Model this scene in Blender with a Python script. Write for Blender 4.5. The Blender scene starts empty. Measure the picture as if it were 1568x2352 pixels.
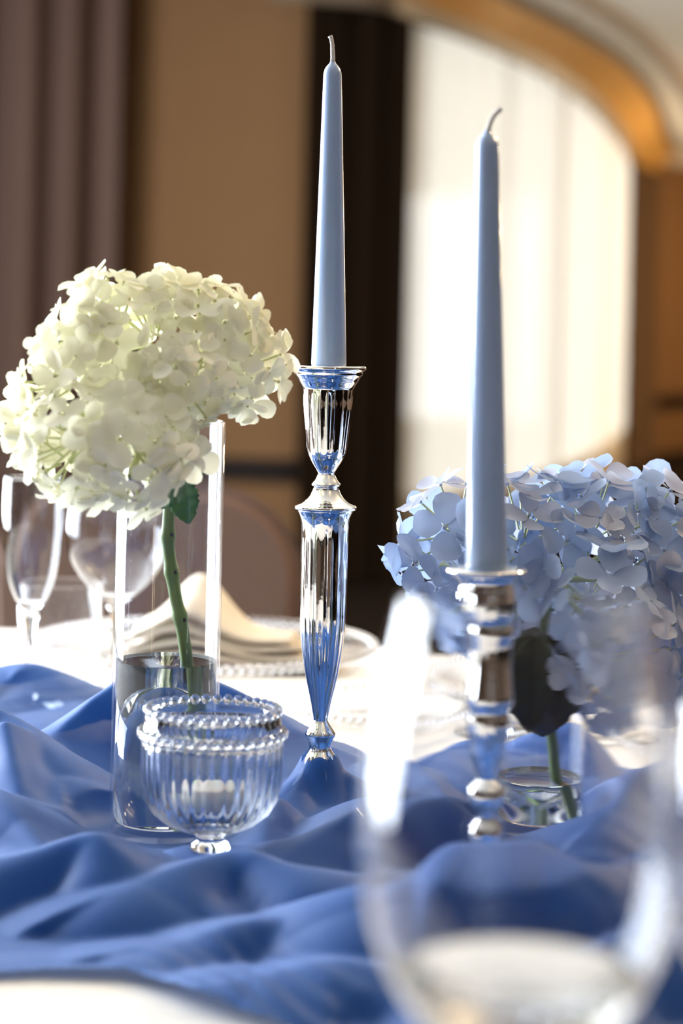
import bpy, bmesh, math, random
import numpy as np
from mathutils import Vector, Matrix
random.seed(7); np.random.seed(7)
scene = bpy.context.scene
C = scene.collection
PI = math.pi

# ------------------------------------------------------------------ camera
F = 5000.0            # focal length in pixels of the 1568 x 2352 frame
PX, PY = 784.0, 740.0 # principal point (level camera with a downward lens shift)
ROLL = math.radians(1.3)
TZ = 0.75             # table top
ZC = TZ + 0.325       # camera height
cd = bpy.data.cameras.new('camera'); cam = bpy.data.objects.new('camera', cd); C.objects.link(cam)
cd.sensor_fit = 'VERTICAL'; cd.sensor_height = 36; cd.sensor_width = 24
cd.lens = F/2352*36
cd.shift_y = -(1176-PY)/2352
cd.clip_start = 0.05; cd.clip_end = 200
cam.matrix_world = Matrix.Translation((0,0,ZC)) @ Matrix.Rotation(PI/2,4,'X') @ Matrix.Rotation(ROLL,4,'Z')
cd.dof.use_dof = True; cd.dof.focus_distance = 1.41; cd.dof.aperture_fstop = 4.6
scene.camera = cam
cs, sn = math.cos(ROLL), math.sin(ROLL)
def W(px, py, D):
    u, v = px-PX, PY-py
    return Vector(((u*cs-v*sn)*D/F, D, ZC+(u*sn+v*cs)*D/F))

# ------------------------------------------------------------------ world, lights, exposure
w = bpy.data.worlds.new('world'); scene.world = w; w.use_nodes = True
nt = w.node_tree; nt.nodes.clear()
bg = nt.nodes.new('ShaderNodeBackground'); bo = nt.nodes.new('ShaderNodeOutputWorld')
bg.inputs[0].default_value = (0.93,0.97,1.0,1); bg.inputs[1].default_value = 5.6
nt.links.new(bg.outputs[0], bo.inputs[0])
vs = scene.view_settings
vs.view_transform = 'Standard'; vs.look = 'None'; vs.gamma = 1; vs.use_curve_mapping = False
vs.exposure = 0.0
cy = scene.cycles
cy.max_bounces = 16; cy.transmission_bounces = 14; cy.transparent_max_bounces = 24
cy.diffuse_bounces = 4; cy.glossy_bounces = 6
cy.caustics_reflective = True; cy.caustics_refractive = True
cy.blur_glossy = 0.6; cy.sample_clamp_indirect = 6
cy.use_denoising = True
def area(name, loc, to, sx, sy, power, col):
    l = bpy.data.lights.new(name,'AREA'); l.shape='RECTANGLE'; l.size=sx; l.size_y=sy; l.energy=power; l.color=col
    o = bpy.data.objects.new(name,l); C.objects.link(o); o.location=loc
    o.rotation_euler = (Vector(to)-Vector(loc)).to_track_quat('-Z','Y').to_euler(); return o
def point(name, loc, power, col, r=0.1):
    l = bpy.data.lights.new(name,'POINT'); l.energy=power; l.color=col; l.shadow_soft_size=r
    o = bpy.data.objects.new(name,l); C.objects.link(o); o.location=loc; return o
LEFTX = -3.0
WINS = [(1.9,3.9),(4.3,6.3)]          # daylight windows of the side wall (Y ranges)
for y0,y1 in WINS:
    area('daylight', (LEFTX+0.02,(y0+y1)/2,1.45), (0,(y0+y1)/2,1.45), y1-y0, 1.9, 410, (0.84,0.92,1.0))
for p,e in (((1.35,2.7,2.2),120),((2.9,8.0,2.05),70),((4.3,14.0,1.9),380),((4.9,18.0,1.7),230),((1.0,0.2,2.25),5),((-1.6,6.6,2.2),14)):
    point('warm_lamp_and_fill', p, e, (1.0,0.72,0.42), 0.09)  # warm room lamps, plus added fills that brighten the far ceiling and wall panel

# ------------------------------------------------------------------ materials
MATS = {}
def newmat(name):
    m = bpy.data.materials.new(name); m.use_nodes = True; m.node_tree.nodes.clear(); MATS[name]=m
    return m, m.node_tree
def N(t, kind, **kw):
    n = t.nodes.new(kind)
    for k,v in kw.items():
        if isinstance(k,str) and hasattr(n,k): setattr(n,k,v)
    return n
def out(t, sock):
    o = t.nodes.new('ShaderNodeOutputMaterial'); t.links.new(sock, o.inputs['Surface']); return o
def principled(name, col, rough=0.5, metal=0.0, var=0.0, scale=20, bump=0.0, bscale=200, stretch=(1,1,1), **kw):
    m,t = newmat(name)
    p = N(t,'ShaderNodeBsdfPrincipled')
    p.inputs['Base Color'].default_value = (*col,1); p.inputs['Roughness'].default_value = rough; p.inputs['Metallic'].default_value = metal
    for k,v in kw.items(): p.inputs[k.replace('_',' ')].default_value = v
    tc = N(t,'ShaderNodeTexCoord'); mp = N(t,'ShaderNodeMapping'); mp.inputs['Scale'].default_value = stretch
    t.links.new(tc.outputs['Object'], mp.inputs['Vector'])
    if var:
        nz = N(t,'ShaderNodeTexNoise'); nz.inputs['Scale'].default_value = scale; nz.inputs['Detail'].default_value = 4
        t.links.new(mp.outputs[0], nz.inputs['Vector'])
        mx = N(t,'ShaderNodeMix'); mx.data_type='RGBA'
        mx.inputs['A'].default_value = (*[c*(1-var) for c in col],1); mx.inputs['B'].default_value = (*[min(1,c*(1+var)) for c in col],1)
        t.links.new(nz.outputs['Fac'], mx.inputs['Factor']); t.links.new(mx.outputs['Result'], p.inputs['Base Color'])
    if bump:
        nz = N(t,'ShaderNodeTexNoise'); nz.inputs['Scale'].default_value = bscale
        t.links.new(mp.outputs[0], nz.inputs['Vector'])
        b = N(t,'ShaderNodeBump'); b.inputs['Strength'].default_value = bump; b.inputs['Distance'].default_value = 0.002
        t.links.new(nz.outputs['Fac'], b.inputs['Height']); t.links.new(b.outputs[0], p.inputs['Normal'])
    out(t, p.outputs[0]); return m
def fabric(name, col, trans=0.3, transp=0.0, gloss=0.0, weave=0, var=0.0, tcol=None, gl_rough=0.35):
    m,t = newmat(name)
    d = N(t,'ShaderNodeBsdfDiffuse'); d.inputs[0].default_value=(*col,1)
    tr = N(t,'ShaderNodeBsdfTranslucent'); tr.inputs[0].default_value=(*(tcol or col),1)
    mx = N(t,'ShaderNodeMixShader'); mx.inputs[0].default_value=trans
    t.links.new(d.outputs[0],mx.inputs[1]); t.links.new(tr.outputs[0],mx.inputs[2]); s=mx.outputs[0]
    if var:
        tc=N(t,'ShaderNodeTexCoord'); nz=N(t,'ShaderNodeTexNoise'); nz.inputs['Scale'].default_value=var
        t.links.new(tc.outputs['Object'],nz.inputs['Vector'])
        cm=N(t,'ShaderNodeMix'); cm.data_type='RGBA'; cm.inputs['A'].default_value=(*[c*0.85 for c in col],1); cm.inputs['B'].default_value=(*[min(1,c*1.12) for c in col],1)
        t.links.new(nz.outputs['Fac'],cm.inputs['Factor']); t.links.new(cm.outputs['Result'],d.inputs[0])
    if gloss:
        g=N(t,'ShaderNodeBsdfGlossy'); g.inputs['Roughness'].default_value=gl_rough; g.inputs[0].default_value=(1,1,1,1)
        lw=N(t,'ShaderNodeLayerWeight'); lw.inputs[0].default_value=0.3
        mu=N(t,'ShaderNodeMath',operation='MULTIPLY'); mu.inputs[1].default_value=gloss
        t.links.new(lw.outputs['Facing'],mu.inputs[0])
        m2=N(t,'ShaderNodeMixShader'); t.links.new(mu.outputs[0],m2.inputs[0]); t.links.new(s,m2.inputs[1]); t.links.new(g.outputs[0],m2.inputs[2]); s=m2.outputs[0]
    if transp:
        x=N(t,'ShaderNodeBsdfTransparent'); x.inputs[0].default_value=(0.80,0.88,1,1) if col[2]>col[0]*1.3 else (1,1,1,1)
        m3=N(t,'ShaderNodeMixShader'); m3.inputs[0].default_value=transp
        t.links.new(s,m3.inputs[1]); t.links.new(x.outputs[0],m3.inputs[2]); s=m3.outputs[0]
    out(t,s); return m
def thin_glass(name, tint=(0.985,0.99,1.0), base=0.05, power=3.5, top=0.9):
    m,t = newmat(name)
    lw=N(t,'ShaderNodeLayerWeight'); lw.inputs[0].default_value=0.5
    pw=N(t,'ShaderNodeMath',operation='POWER'); pw.inputs[1].default_value=power
    ma=N(t,'ShaderNodeMath',operation='MULTIPLY_ADD'); ma.inputs[1].default_value=top; ma.inputs[2].default_value=base
    t.links.new(lw.outputs['Facing'],pw.inputs[0]); t.links.new(pw.outputs[0],ma.inputs[0])
    tr=N(t,'ShaderNodeBsdfTransparent'); tr.inputs[0].default_value=(*tint,1)
    g=N(t,'ShaderNodeBsdfGlossy'); g.inputs['Roughness'].default_value=0.015; g.inputs[0].default_value=(1,1,1,1)
    mx=N(t,'ShaderNodeMixShader'); t.links.new(ma.outputs[0],mx.inputs[0]); t.links.new(tr.outputs[0],mx.inputs[1]); t.links.new(g.outputs[0],mx.inputs[2])
    out(t,mx.outputs[0]); return m
def solid_glass(name, ior=1.5, col=(1,1,1), rough=0.0):
    m,t = newmat(name)
    g=N(t,'ShaderNodeBsdfGlass'); g.inputs['IOR'].default_value=ior; g.inputs['Color'].default_value=(*col,1); g.inputs['Roughness'].default_value=rough
    out(t,g.outputs[0]); return m

M_GLASS = thin_glass('clear_thin_glass',base=0.028,power=4.2,top=0.75)
M_CRYSTAL = solid_glass('pressed_glass',1.5,(0.985,0.99,1.0))
M_WATER = solid_glass('water',1.33,(0.99,1,1))
M_SILVER = principled('polished_silver',(0.93,0.92,0.91),0.045,1.0,bump=0.04,bscale=90)
M_WAX = principled('powder_blue_wax',(0.33,0.45,0.70),0.30,0,var=0.05,scale=60,Subsurface_Weight=0.25,Subsurface_Scale=0.006,Coat_Weight=0.6,Coat_Roughness=0.10)
M_WAXW = principled('white_wax',(0.85,0.82,0.76),0.4,0,Subsurface_Weight=0.3,Subsurface_Scale=0.004)
M_WICK = principled('cotton_wick',(0.82,0.78,0.76),0.9,0,var=0.2,scale=900,bump=0.8,bscale=1500)
M_CLOTH = fabric('white_table_linen',(0.69,0.665,0.64),0.0,var=30)
M_ORGANZA = fabric('blue_organza',(0.030,0.105,0.345),0.22,0.07,0.13,tcol=(0.04,0.14,0.44),gl_rough=0.6)
M_NAPKIN = fabric('cream_napkin',(0.82,0.74,0.62),0.2,var=40)
M_PETW = fabric('white_petal',(0.90,0.885,0.80),0.35,0,0.0,tcol=(0.93,0.90,0.66))
M_PETB = fabric('blue_petal',(0.42,0.49,0.64),0.30,0,0.0,tcol=(0.40,0.52,0.76),var=45)
M_PETB2 = fabric('pale_blue_petal',(0.55,0.57,0.66),0.30,0,0.0,tcol=(0.55,0.58,0.70),var=45)
M_EYEG = principled('floret_eye',(0.55,0.56,0.30),0.6)
M_EYEB = principled('blue_floret_eye',(0.35,0.42,0.55),0.6)
M_STALK = principled('pale_green_stalk',(0.62,0.66,0.36),0.6)
M_STEM = principled('green_stem',(0.095,0.15,0.025),0.45,0,var=0.45,scale=60,stretch=(1,1,0.25))
M_NODE = principled('stem_node_scar',(0.03,0.02,0.02),0.7)
M_LEAF = principled('hydrangea_leaf',(0.030,0.12,0.018),0.4,0,var=0.5,scale=40)
M_LEAFD = principled('dark_leaf',(0.016,0.026,0.012),0.45,0,var=0.5,scale=40)
M_CHAIR = principled('taupe_upholstery',(0.125,0.082,0.066),0.85,0,Specular_IOR_Level=0.1,var=0.08,scale=80,bump=0.2,bscale=600)
M_CHAIRLEG = principled('dark_wood_leg',(0.02,0.012,0.008),0.4)
M_PANEL = principled('tan_wall_panel',(0.115,0.060,0.026),0.75,0,Specular_IOR_Level=0.05,var=0.04,scale=6,bump=0.1,bscale=300)
M_RAIL = principled('dark_wood_rail',(0.008,0.005,0.004),0.6,0,Specular_IOR_Level=0.05,var=0.3,scale=12,stretch=(1,1,12))
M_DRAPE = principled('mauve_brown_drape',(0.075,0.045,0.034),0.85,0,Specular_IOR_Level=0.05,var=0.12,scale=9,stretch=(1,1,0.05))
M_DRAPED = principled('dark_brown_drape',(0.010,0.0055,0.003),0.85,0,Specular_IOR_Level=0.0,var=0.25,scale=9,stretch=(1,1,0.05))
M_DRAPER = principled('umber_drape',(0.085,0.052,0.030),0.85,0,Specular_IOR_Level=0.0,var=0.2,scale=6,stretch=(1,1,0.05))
M_SHEER = fabric('ivory_sheer',(0.80,0.74,0.62),0.80,0.06,0,tcol=(0.92,0.87,0.76))
M_PELMET = principled('gold_lit_cornice',(0.62,0.33,0.075),0.45,0,var=0.08,scale=8)  # golden light of the cove is put into this base colour
M_PELMETD = principled('cornice_edge_shadow',(0.10,0.07,0.045),0.6)  # shadow line along the cornice, put in as dark edge colour
M_CEIL = principled('ceiling_paint',(0.78,0.74,0.66),0.8,0,var=0.02,scale=3)
M_STRIPE = principled('ceiling_stripe',(0.42,0.31,0.22),0.7)
M_FLOOR = principled('dark_carpet',(0.012,0.008,0.006),0.95,0,Specular_IOR_Level=0.0,var=0.3,scale=30)
M_WALL = principled('brown_wall',(0.16,0.105,0.07),0.8,0,var=0.05,scale=4)
M_FRAME = principled('window_frame_paint',(0.55,0.52,0.47),0.5)
M_STEEL = principled('cutlery_steel',(0.80,0.79,0.78),0.12,1.0)

# ------------------------------------------------------------------ mesh helpers
def link(name, me, mats, parent=None, smooth=True):
    o = bpy.data.objects.new(name, me); C.objects.link(o)
    for m in (mats if isinstance(mats,(list,tuple)) else [mats]):
        if m.name not in me.materials: me.materials.append(m)
    if smooth and len(me.polygons): me.polygons.foreach_set('use_smooth',[True]*len(me.polygons))
    if parent: o.parent = parent
    return o
def pydata(name, v, f):
    me = bpy.data.meshes.new(name); me.from_pydata([tuple(x) for x in v],[],f); me.update(); return me
def from_bm(name, bm):
    me = bpy.data.meshes.new(name); bm.normal_update(); bm.to_mesh(me); bm.free(); return me
def lathe(name, prof, n=64, flute=None, closed=False):
    """prof: list of (r,z).  flute(i, ang)->radius factor.  Open profile unless closed loop."""
    v=[]; f=[]
    for i,(r,z) in enumerate(prof):
        for k in range(n):
            a=2*PI*k/n; rr=r*(flute(i,a) if flute else 1)
            v.append((rr*math.cos(a),rr*math.sin(a),z))
    m=len(prof)
    for i in range(m if closed else m-1):
        j=(i+1)%m
        for k in range(n):
            l=(k+1)%n
            f.append((i*n+k,i*n+l,j*n+l,j*n+k))
    if not closed:
        if prof[0][0]>1e-5: f.append(tuple(range(n-1,-1,-1))) if prof[0][0]<0 else None
    f=[x for x in f if x]
    me=pydata(name,v,f)
    bm=bmesh.new(); bm.from_mesh(me); bmesh.ops.remove_doubles(bm,verts=bm.verts,dist=1e-6)
    bmesh.ops.recalc_face_normals(bm,faces=bm.faces); bm.to_mesh(me); bm.free()
    return me
def smooth_prof(p, k=4):
    """Catmull-Rom through profile points"""
    o=[]
    for i in range(len(p)-1):
        p0=p[max(0,i-1)];p1=p[i];p2=p[i+1];p3=p[min(len(p)-1,i+2)]
        for s in range(k):
            t=s/k
            o.append(tuple(0.5*((2*b)+(-a+c)*t+(2*a-5*b+4*c-d)*t*t+(-a+3*b-3*c+d)*t**3) for a,b,c,d in zip(p0,p1,p2,p3)))
    o.append(tuple(p[-1])); return o
def tube(name, pts, rads, n=12):
    pts=[Vector(p) for p in pts]; v=[]; f=[]
    up=Vector((0.3,0.9,0.1)).normalized()
    for i,p in enumerate(pts):
        t=(pts[min(i+1,len(pts)-1)]-pts[max(i-1,0)]).normalized()
        a=t.cross(up).normalized(); b=t.cross(a).normalized()
        for k in range(n):
            an=2*PI*k/n; v.append(p+(a*math.cos(an)+b*math.sin(an))*rads[i])
    for i in range(len(pts)-1):
        for k in range(n):
            l=(k+1)%n; f.append((i*n+k,i*n+l,(i+1)*n+l,(i+1)*n+k))
    f.append(tuple(range(n))[::-1]); f.append(tuple(range((len(pts)-1)*n,len(pts)*n)))
    me=pydata(name,v,f)
    bm=bmesh.new(); bm.from_mesh(me); bmesh.ops.recalc_face_normals(bm,faces=bm.faces); bm.to_mesh(me); bm.free()
    return me
def boxbm(bm, x0,x1,y0,y1,z0,z1):
    vs=[bm.verts.new(p) for p in ((x0,y0,z0),(x1,y0,z0),(x1,y1,z0),(x0,y1,z0),(x0,y0,z1),(x1,y0,z1),(x1,y1,z1),(x0,y1,z1))]
    for q in ((0,3,2,1),(4,5,6,7),(0,1,5,4),(1,2,6,5),(2,3,7,6),(3,0,4,7)): bm.faces.new([vs[i] for i in q])
def boxes(name, lst):
    bm=bmesh.new()
    for b in lst: boxbm(bm,*b)
    return from_bm(name,bm)
def ball(name, r, u=10, v=7):
    bm=bmesh.new(); bmesh.ops.create_uvsphere(bm,u_segments=u,v_segments=v,radius=r); return from_bm(name,bm)
def tag(o, label, cat, group=None):
    o['label']=label; o['category']=cat
    if group: o['group']=group
    return o
def struct(o): o['kind']='structure'; return o
def empty(name, loc, label, cat, group=None, rz=0):
    o=bpy.data.objects.new(name,None); C.objects.link(o); o.location=loc; o.rotation_euler=(0,0,rz); o.empty_display_size=0.02
    return tag(o,label,cat,group)
def copy_tree(o, parent=None):
    c=o.copy(); C.objects.link(c); c.parent=parent
    for ch in list(o.children): copy_tree(ch,c)
    return c

# ------------------------------------------------------------------ room shell
CEIL = 2.53
struct(link('floor', boxes('floor',[(LEFTX-0.3,7.5,-4.2,25,-0.1,0)]), M_FLOOR, smooth=False))
struct(link('ceiling', boxes('ceiling',[(LEFTX-0.3,7.5,-4.2,25,CEIL,CEIL+0.1)]), M_CEIL, smooth=False))
struct(link('wall_back', boxes('wall_back',[(LEFTX-0.3,7.5,-4.2,-4.0,0,CEIL)]), M_WALL, smooth=False))
struct(link('wall_right', boxes('wall_right',[(7.0,7.2,-4.0,25,0,CEIL)]), M_WALL, smooth=False))
wl=[]; ys=[-4.0]+[y for ww in WINS for y in ww]+[9.2]
for i in range(0,len(ys),2): wl.append((LEFTX-0.25,LEFTX,ys[i],ys[i+1],0,CEIL))
for y0,y1 in WINS: wl += [(LEFTX-0.25,LEFTX,y0,y1,0,0.5),(LEFTX-0.25,LEFTX,y0,y1,2.4,CEIL)]
struct(link('wall_left', boxes('wall_left',wl), M_WALL, smooth=False))
for i,(y0,y1) in enumerate(WINS):
    wo=struct(link('window_%d'%(i+2), boxes('frame',[(LEFTX-0.16,LEFTX-0.08,y0,y0+0.06,0.5,2.4),(LEFTX-0.16,LEFTX-0.08,y1-0.06,y1,0.5,2.4),
        (LEFTX-0.16,LEFTX-0.08,y0,y1,0.5,0.56),(LEFTX-0.16,LEFTX-0.08,y0,y1,2.34,2.4),(LEFTX-0.16,LEFTX-0.08,(y0+y1)/2-0.03,(y0+y1)/2+0.03,0.5,2.4)]), M_FRAME, smooth=False))
    link('pane', boxes('pane',[(LEFTX-0.13,LEFTX-0.125,y0+0.05,y1-0.05,0.55,2.35)]), M_GLASS, wo, smooth=False)

def resample(pts, step):
    pts=[Vector((p[0],p[1])) for p in smooth_prof(pts,8)]
    o=[pts[0]]; acc=0
    for a,b in zip(pts,pts[1:]):
        L=(b-a).length; d=step-acc
        while d<=L:
            o.append(a.lerp(b,d/L)); d+=step
        acc=(acc+L)%step if L<step-acc else L-(d-step)
    if (o[-1]-pts[-1]).length>1e-4: o.append(pts[-1])
    return o
def ribbon(name, pts, z0, z1, wave=0, wl=0.1, seed=0, th=0.0, nz=1):
    """vertical sheet along a plan curve, with curtain folds; th>0 makes it a slab"""
    rnd=random.Random(seed); n=len(pts); s=0; off=[]; ph=rnd.random()*6
    for i in range(n):
        if i: s+=(pts[i]-pts[i-1]).length
        t=(pts[min(i+1,n-1)]-pts[max(i-1,0)]).normalized(); nn=Vector((t.y,-t.x))
        wv=wave*(math.sin(2*PI*s/wl+ph)+0.45*math.sin(2*PI*s/(wl*2.37)+1.3*ph)+0.25*math.sin(2*PI*s/(wl*0.61)+2*ph)) if wave else 0
        off.append((pts[i]+nn*wv,nn))
    v=[];f=[]
    for j in range(nz+1):
        z=z0+(z1-z0)*j/nz
        for p,nn in off: v.append((p.x,p.y,z))
    for j in range(nz):
        for i in range(n-1): f.append((j*n+i,j*n+i+1,(j+1)*n+i+1,(j+1)*n+i))
    me=pydata(name,v,f)
    if th:
        bm=bmesh.new(); bm.from_mesh(me); bmesh.ops.solidify(bm,geom=bm.faces[:],thickness=th)
        bmesh.ops.recalc_face_normals(bm,faces=bm.faces); bm.to_mesh(me); bm.free()
    return me
def seg(pts, a, b):   # part of plan curve with a<=x<b  (x is monotone)
    return [p for p in pts if a<=p.x<=b]
PLAN=[(-3.1,9.15),(-0.95,9.2),(-0.17,9.1),(0.2,9.25),(0.53,9.78),(0.93,10.9),(1.33,12.5),(1.8,14.85),(2.15,17.0),(2.45,18.3),(2.75,18.9),(3.6,20.2),(7.1,23.5)]
curve=resample(PLAN,0.05)
SILL,HEAD=0.33,2.36
wc=seg(curve,0.22,2.2)
wallfar=struct(link('wall_far', ribbon('wall',seg(curve,-3.1,0.27),0,CEIL,th=0.12), M_PANEL, smooth=False))
struct(link('wall_far_end', ribbon('wall',seg(curve,2.18,7.1),0,CEIL,th=0.12), M_PANEL, smooth=False))
struct(link('wall_under_window', ribbon('wall',seg(curve,0.25,2.2),0,SILL,th=0.12), M_PANEL, smooth=False))
struct(link('wall_over_window', ribbon('wall',seg(curve,0.25,2.2),HEAD,CEIL,th=0.12), M_PANEL, smooth=False))
def shift(pts,d):
    o=[]
    for i,p in enumerate(pts):
        t=(pts[min(i+1,len(pts)-1)]-pts[max(i-1,0)]).normalized(); o.append(p+Vector((t.y,-t.x))*d)
    return o
struct(link('trim_1', ribbon('rail',shift(seg(curve,-3.1,-0.1),0.03),0.40,0.50,th=0.05), M_RAIL, smooth=False))
struct(link('trim_2', ribbon('rail',shift(seg(curve,2.45,7.1),0.03),0.38,0.50,th=0.05), M_RAIL, smooth=False))
for i,xx in enumerate((-0.36,)):
    pass
# framed glass of the far window
win=struct(link('window_1', ribbon('sillframe',shift(wc,0.02),SILL-0.05,SILL+0.02,th=0.1), M_FRAME, smooth=False))
step=max(1,len(wc)//7)
for i in range(0,len(wc)-1,step):
    p=wc[i]; link('mullion', boxes('mullion',[(p.x-0.03,p.x+0.03,p.y-0.03,p.y+0.03,SILL,HEAD)]), M_FRAME, win, smooth=False)
    q=wc[i:min(i+step+1,len(wc))]
    if len(q)>1: link('pane', ribbon('pane',q,SILL,HEAD), M_GLASS, win, smooth=False)
# cornice (ruled band from the curtain track up to the ceiling)
lowc=smooth_prof([(-0.30,8.40),(-0.1,8.45),(0.139,8.58),(0.29,8.95),(0.61,9.70),(1.01,10.85),(1.41,12.45),(1.88,14.8),(2.26,17.2),(2.55,18.25)],8)
topc=smooth_prof([(-0.30,8.20),(0.0,8.27),(0.25,8.45),(0.48,8.95),(0.72,9.62),(1.07,10.5),(1.50,11.8),(1.95,13.8),(2.38,16.2),(2.66,17.6)],8)
zl,zt=2.345,CEIL
v=[];f=[];n=len(lowc)
rows=[(0,zl-0.001),(0.0,zl+0.035),(0.16,zl+0.036),(1.0,zt-0.025)]
for tt,z in rows:
    for (a,b),(c,d) in zip(lowc,topc): v.append((a+(c-a)*tt,b+(d-b)*tt,z))
for j in range(len(rows)-1):
    for i in range(n-1): f.append((j*n+i,j*n+i+1,(j+1)*n+i+1,(j+1)*n+i))
struct(link('trim_3', pydata('cornice',v,f), M_PELMET, smooth=False))
v=[];f=[]
for dz,tt in ((-0.03,-0.15),(0.036,-0.15),(0.036,0.16),(-0.03,0.0)):
    for (a,b),(c,d) in zip(lowc,topc): v.append((a+(c-a)*tt,b+(d-b)*tt,zl+dz))
for j in range(4):
    for i in range(n-1): f.append((j*n+i,j*n+i+1,((j+1)%4)*n+i+1,((j+1)%4)*n+i))
struct(link('trim_4', pydata('cornice_edge',v,f), M_PELMETD, smooth=False))
v=[];f=[]
for e,z in ((0.97,zt-0.03),(1.12,zt-0.03),(1.12,zt+0.001),(0.97,zt+0.001)):
    for (a,b),(c,d) in zip(lowc,topc): v.append((c+(e-1)*0.35,d-(e-1)*0.1,z))
for j in range(4):
    for i in range(n-1): f.append((j*n+i,j*n+i+1,((j+1)%4)*n+i+1,((j+1)%4)*n+i))
struct(link('trim_5', pydata('cornice_top',v,f), M_PELMETD, smooth=False))
# stripe on the ceiling, running with the cornice
st=smooth_prof([(0.2,7.6),(0.62,8.7),(1.07,9.8),(1.52,11.2),(2.15,13.7),(2.7,16.3),(3.2,18.6)],8)
v=[];f=[];n=len(st)
for dx,z in ((0,CEIL+0.001),(0,CEIL-0.02),(0.09,CEIL-0.02),(0.09,CEIL+0.001)):
    for a,b in st: v.append((a+dx,b,z))
for j in range(3):
    for i in range(n-1): f.append((j*n+i,j*n+i+1,(j+1)*n+i+1,(j+1)*n+i))
struct(link('trim_6', pydata('stripe',v,f), M_STRIPE, smooth=False))

# curtains
def line(a,b,stp=0.008):
    a=Vector(a);b=Vector(b); k=int((b-a).length/stp); return [a.lerp(b,i/k) for i in range(k+1)]
tag(link('drape', ribbon('drape',line((-1.75,8.95),(-0.935,9.0)),0.02,2.5,0.05,0.21,8), M_DRAPE),
    'mauve brown floor-length drape hanging at the tan wall panel','curtain')
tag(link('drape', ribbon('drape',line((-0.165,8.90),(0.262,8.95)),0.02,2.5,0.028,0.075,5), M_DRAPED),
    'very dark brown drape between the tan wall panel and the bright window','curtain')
tag(link('drape', ribbon('drape',[Vector((2.19,16.5))+(Vector((2.56,17.7))-Vector((2.19,16.5)))*(i/150) for i in range(151)],0.02,2.335,0.03,0.16,9), M_DRAPER),
    'umber drape closing the far end of the curved window','curtain')
shc=shift(resample([(p.x,p.y) for p in curve if 0.1<=p.x<=2.25],0.02),0.06)
shc=[p for p in shc if p.x>=0.18 and p.y<16.9]
tag(link('sheer_curtain', ribbon('sheer',shc,0.02,2.42,0.022,0.21,11), M_SHEER),
    'ivory sheer curtain glowing with daylight across the curved window','curtain')

# ------------------------------------------------------------------ table
TC=Vector((-0.30,1.35)); TR=0.92
tb=empty('round_table',(TC.x,TC.y,0),'round banquet table under the white cloth','table')
link('tabletop', lathe('tabletop',[(0,0.73),(TR-0.01,0.73),(TR,0.735),(TR,0.742),(TR-0.01,0.747),(0,0.747)],64), M_CHAIRLEG, tb)
link('pedestal', lathe('pedestal',[(0,0.0),(0.33,0.0),(0.33,0.02),(0.08,0.06),(0.05,0.12),(0.05,0.65),(0.2,0.73),(0,0.73)],32), M_CHAIRLEG, tb)
def skirt(i,a): return 1+ (0.0 if i<5 else 0.012*(i-4)*math.sin(a*19)+0.006*(i-4)*math.sin(a*31+1))
tc_=tag(link('tablecloth', lathe('tablecloth',[(0,TZ),(0.3,TZ),(0.7,TZ),(TR-0.02,TZ),(TR+0.004,TZ-0.006),(TR+0.014,TZ-0.04),(TR+0.02,TZ-0.15),(TR+0.03,TZ-0.3),(TR+0.04,TZ-0.5)],256,skirt), M_CLOTH),
    'white linen tablecloth covering the round table','tablecloth')
tc_.location=(TC.x,TC.y,0)

# ------------------------------------------------------------------ positions on the table
def onT(px, D, h=0.0):
    """point on the table (height h) at depth D that projects to column px"""
    v=-(ZC-TZ-h)*F/D; u=(px-PX)*1.0
    # u' = u*cs + v*sn -> solve u
    ul=((px-PX)-v*sn)/cs
    return Vector((ul*D/F,D,TZ+h))
P_MAIN=onT(731,1.42); P_MAIN.z=TZ+0.003
P_RIGHT=onT(1098,1.18); P_RIGHT.z=TZ+0.003
P_VASEW=onT(373,1.363); P_VASEW.z=TZ+0.003
P_VASEB=onT(1243,1.40); P_VASEB.z=TZ+0.003
P_HOLD=onT(482,1.275,0.014)

# ------------------------------------------------------------------ candlesticks and candles
def lin(px_prof, D, yb):
    return [(hw*D/F,(yb-y)*D/F) for hw,y in px_prof]
mainp=[(30,851),(44,852),(84,850.6),(86,853),(86,858),(82,862),(78,865),(79,869),(76,874),(71,879),(70,884),(66,890),(61,898),(58,904),(58.0,905),
 (57,920),(56.5,935),(55,954),(53,973),(51,992),(49,1011),(46,1040),(44.5,1048),(41,1059),(36.5,1068),(30.6,1078),(24,1088),(19.6,1097),(19.6,1101),(22.5,1107),(26,1113),(33,1122),(33.5,1124),(32,1126.5),(27.7,1128),
 (30.6,1136),(35.5,1146),(41.6,1155),(49,1162.5),(57.4,1168),(70,1172.5),(71.5,1174),(71.5,1179),(70,1180.5),(64,1182.5),(63.5,1186),(61,1189),(58.5,1196),(56,1203),(54.8,1212),(54.6,1213),
 (54,1250),(53.8,1300),(53.6,1352),(53.3,1390),(53,1428),(52.2,1450),(51,1467),(49,1486),(47,1505),(43,1532),(39,1556),(33,1582),(27,1607),(22.5,1627),(19.4,1645),(17,1657),(16.2,1665),(18.7,1671),(27,1683),(35,1694),(35.5,1697),(34.5,1700),(30.6,1706),(27.5,1714),(25.5,1722),(25,1729),(28,1736),(33,1742),(36,1748),(44,1764),(56,1788),(74,1816),(98,1842),(124,1862),(134,1870),(137,1875),(137,1880),(134,1884),(0,1884)]
yi=[y for _,y in mainp]
def flute_main(i,a):
    y=yi[i]; k=0
    if 906<=y<=1056: k=min(1,(y-904)/6,(1058-y)/14)
    if 1214<=y<=1660: k=min(1,(y-1212)/6,(1664-y)/30)
    return 1-0.038*max(0,k)*abs(math.sin(a*10))**0.8
def fin(me):
    return me
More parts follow.
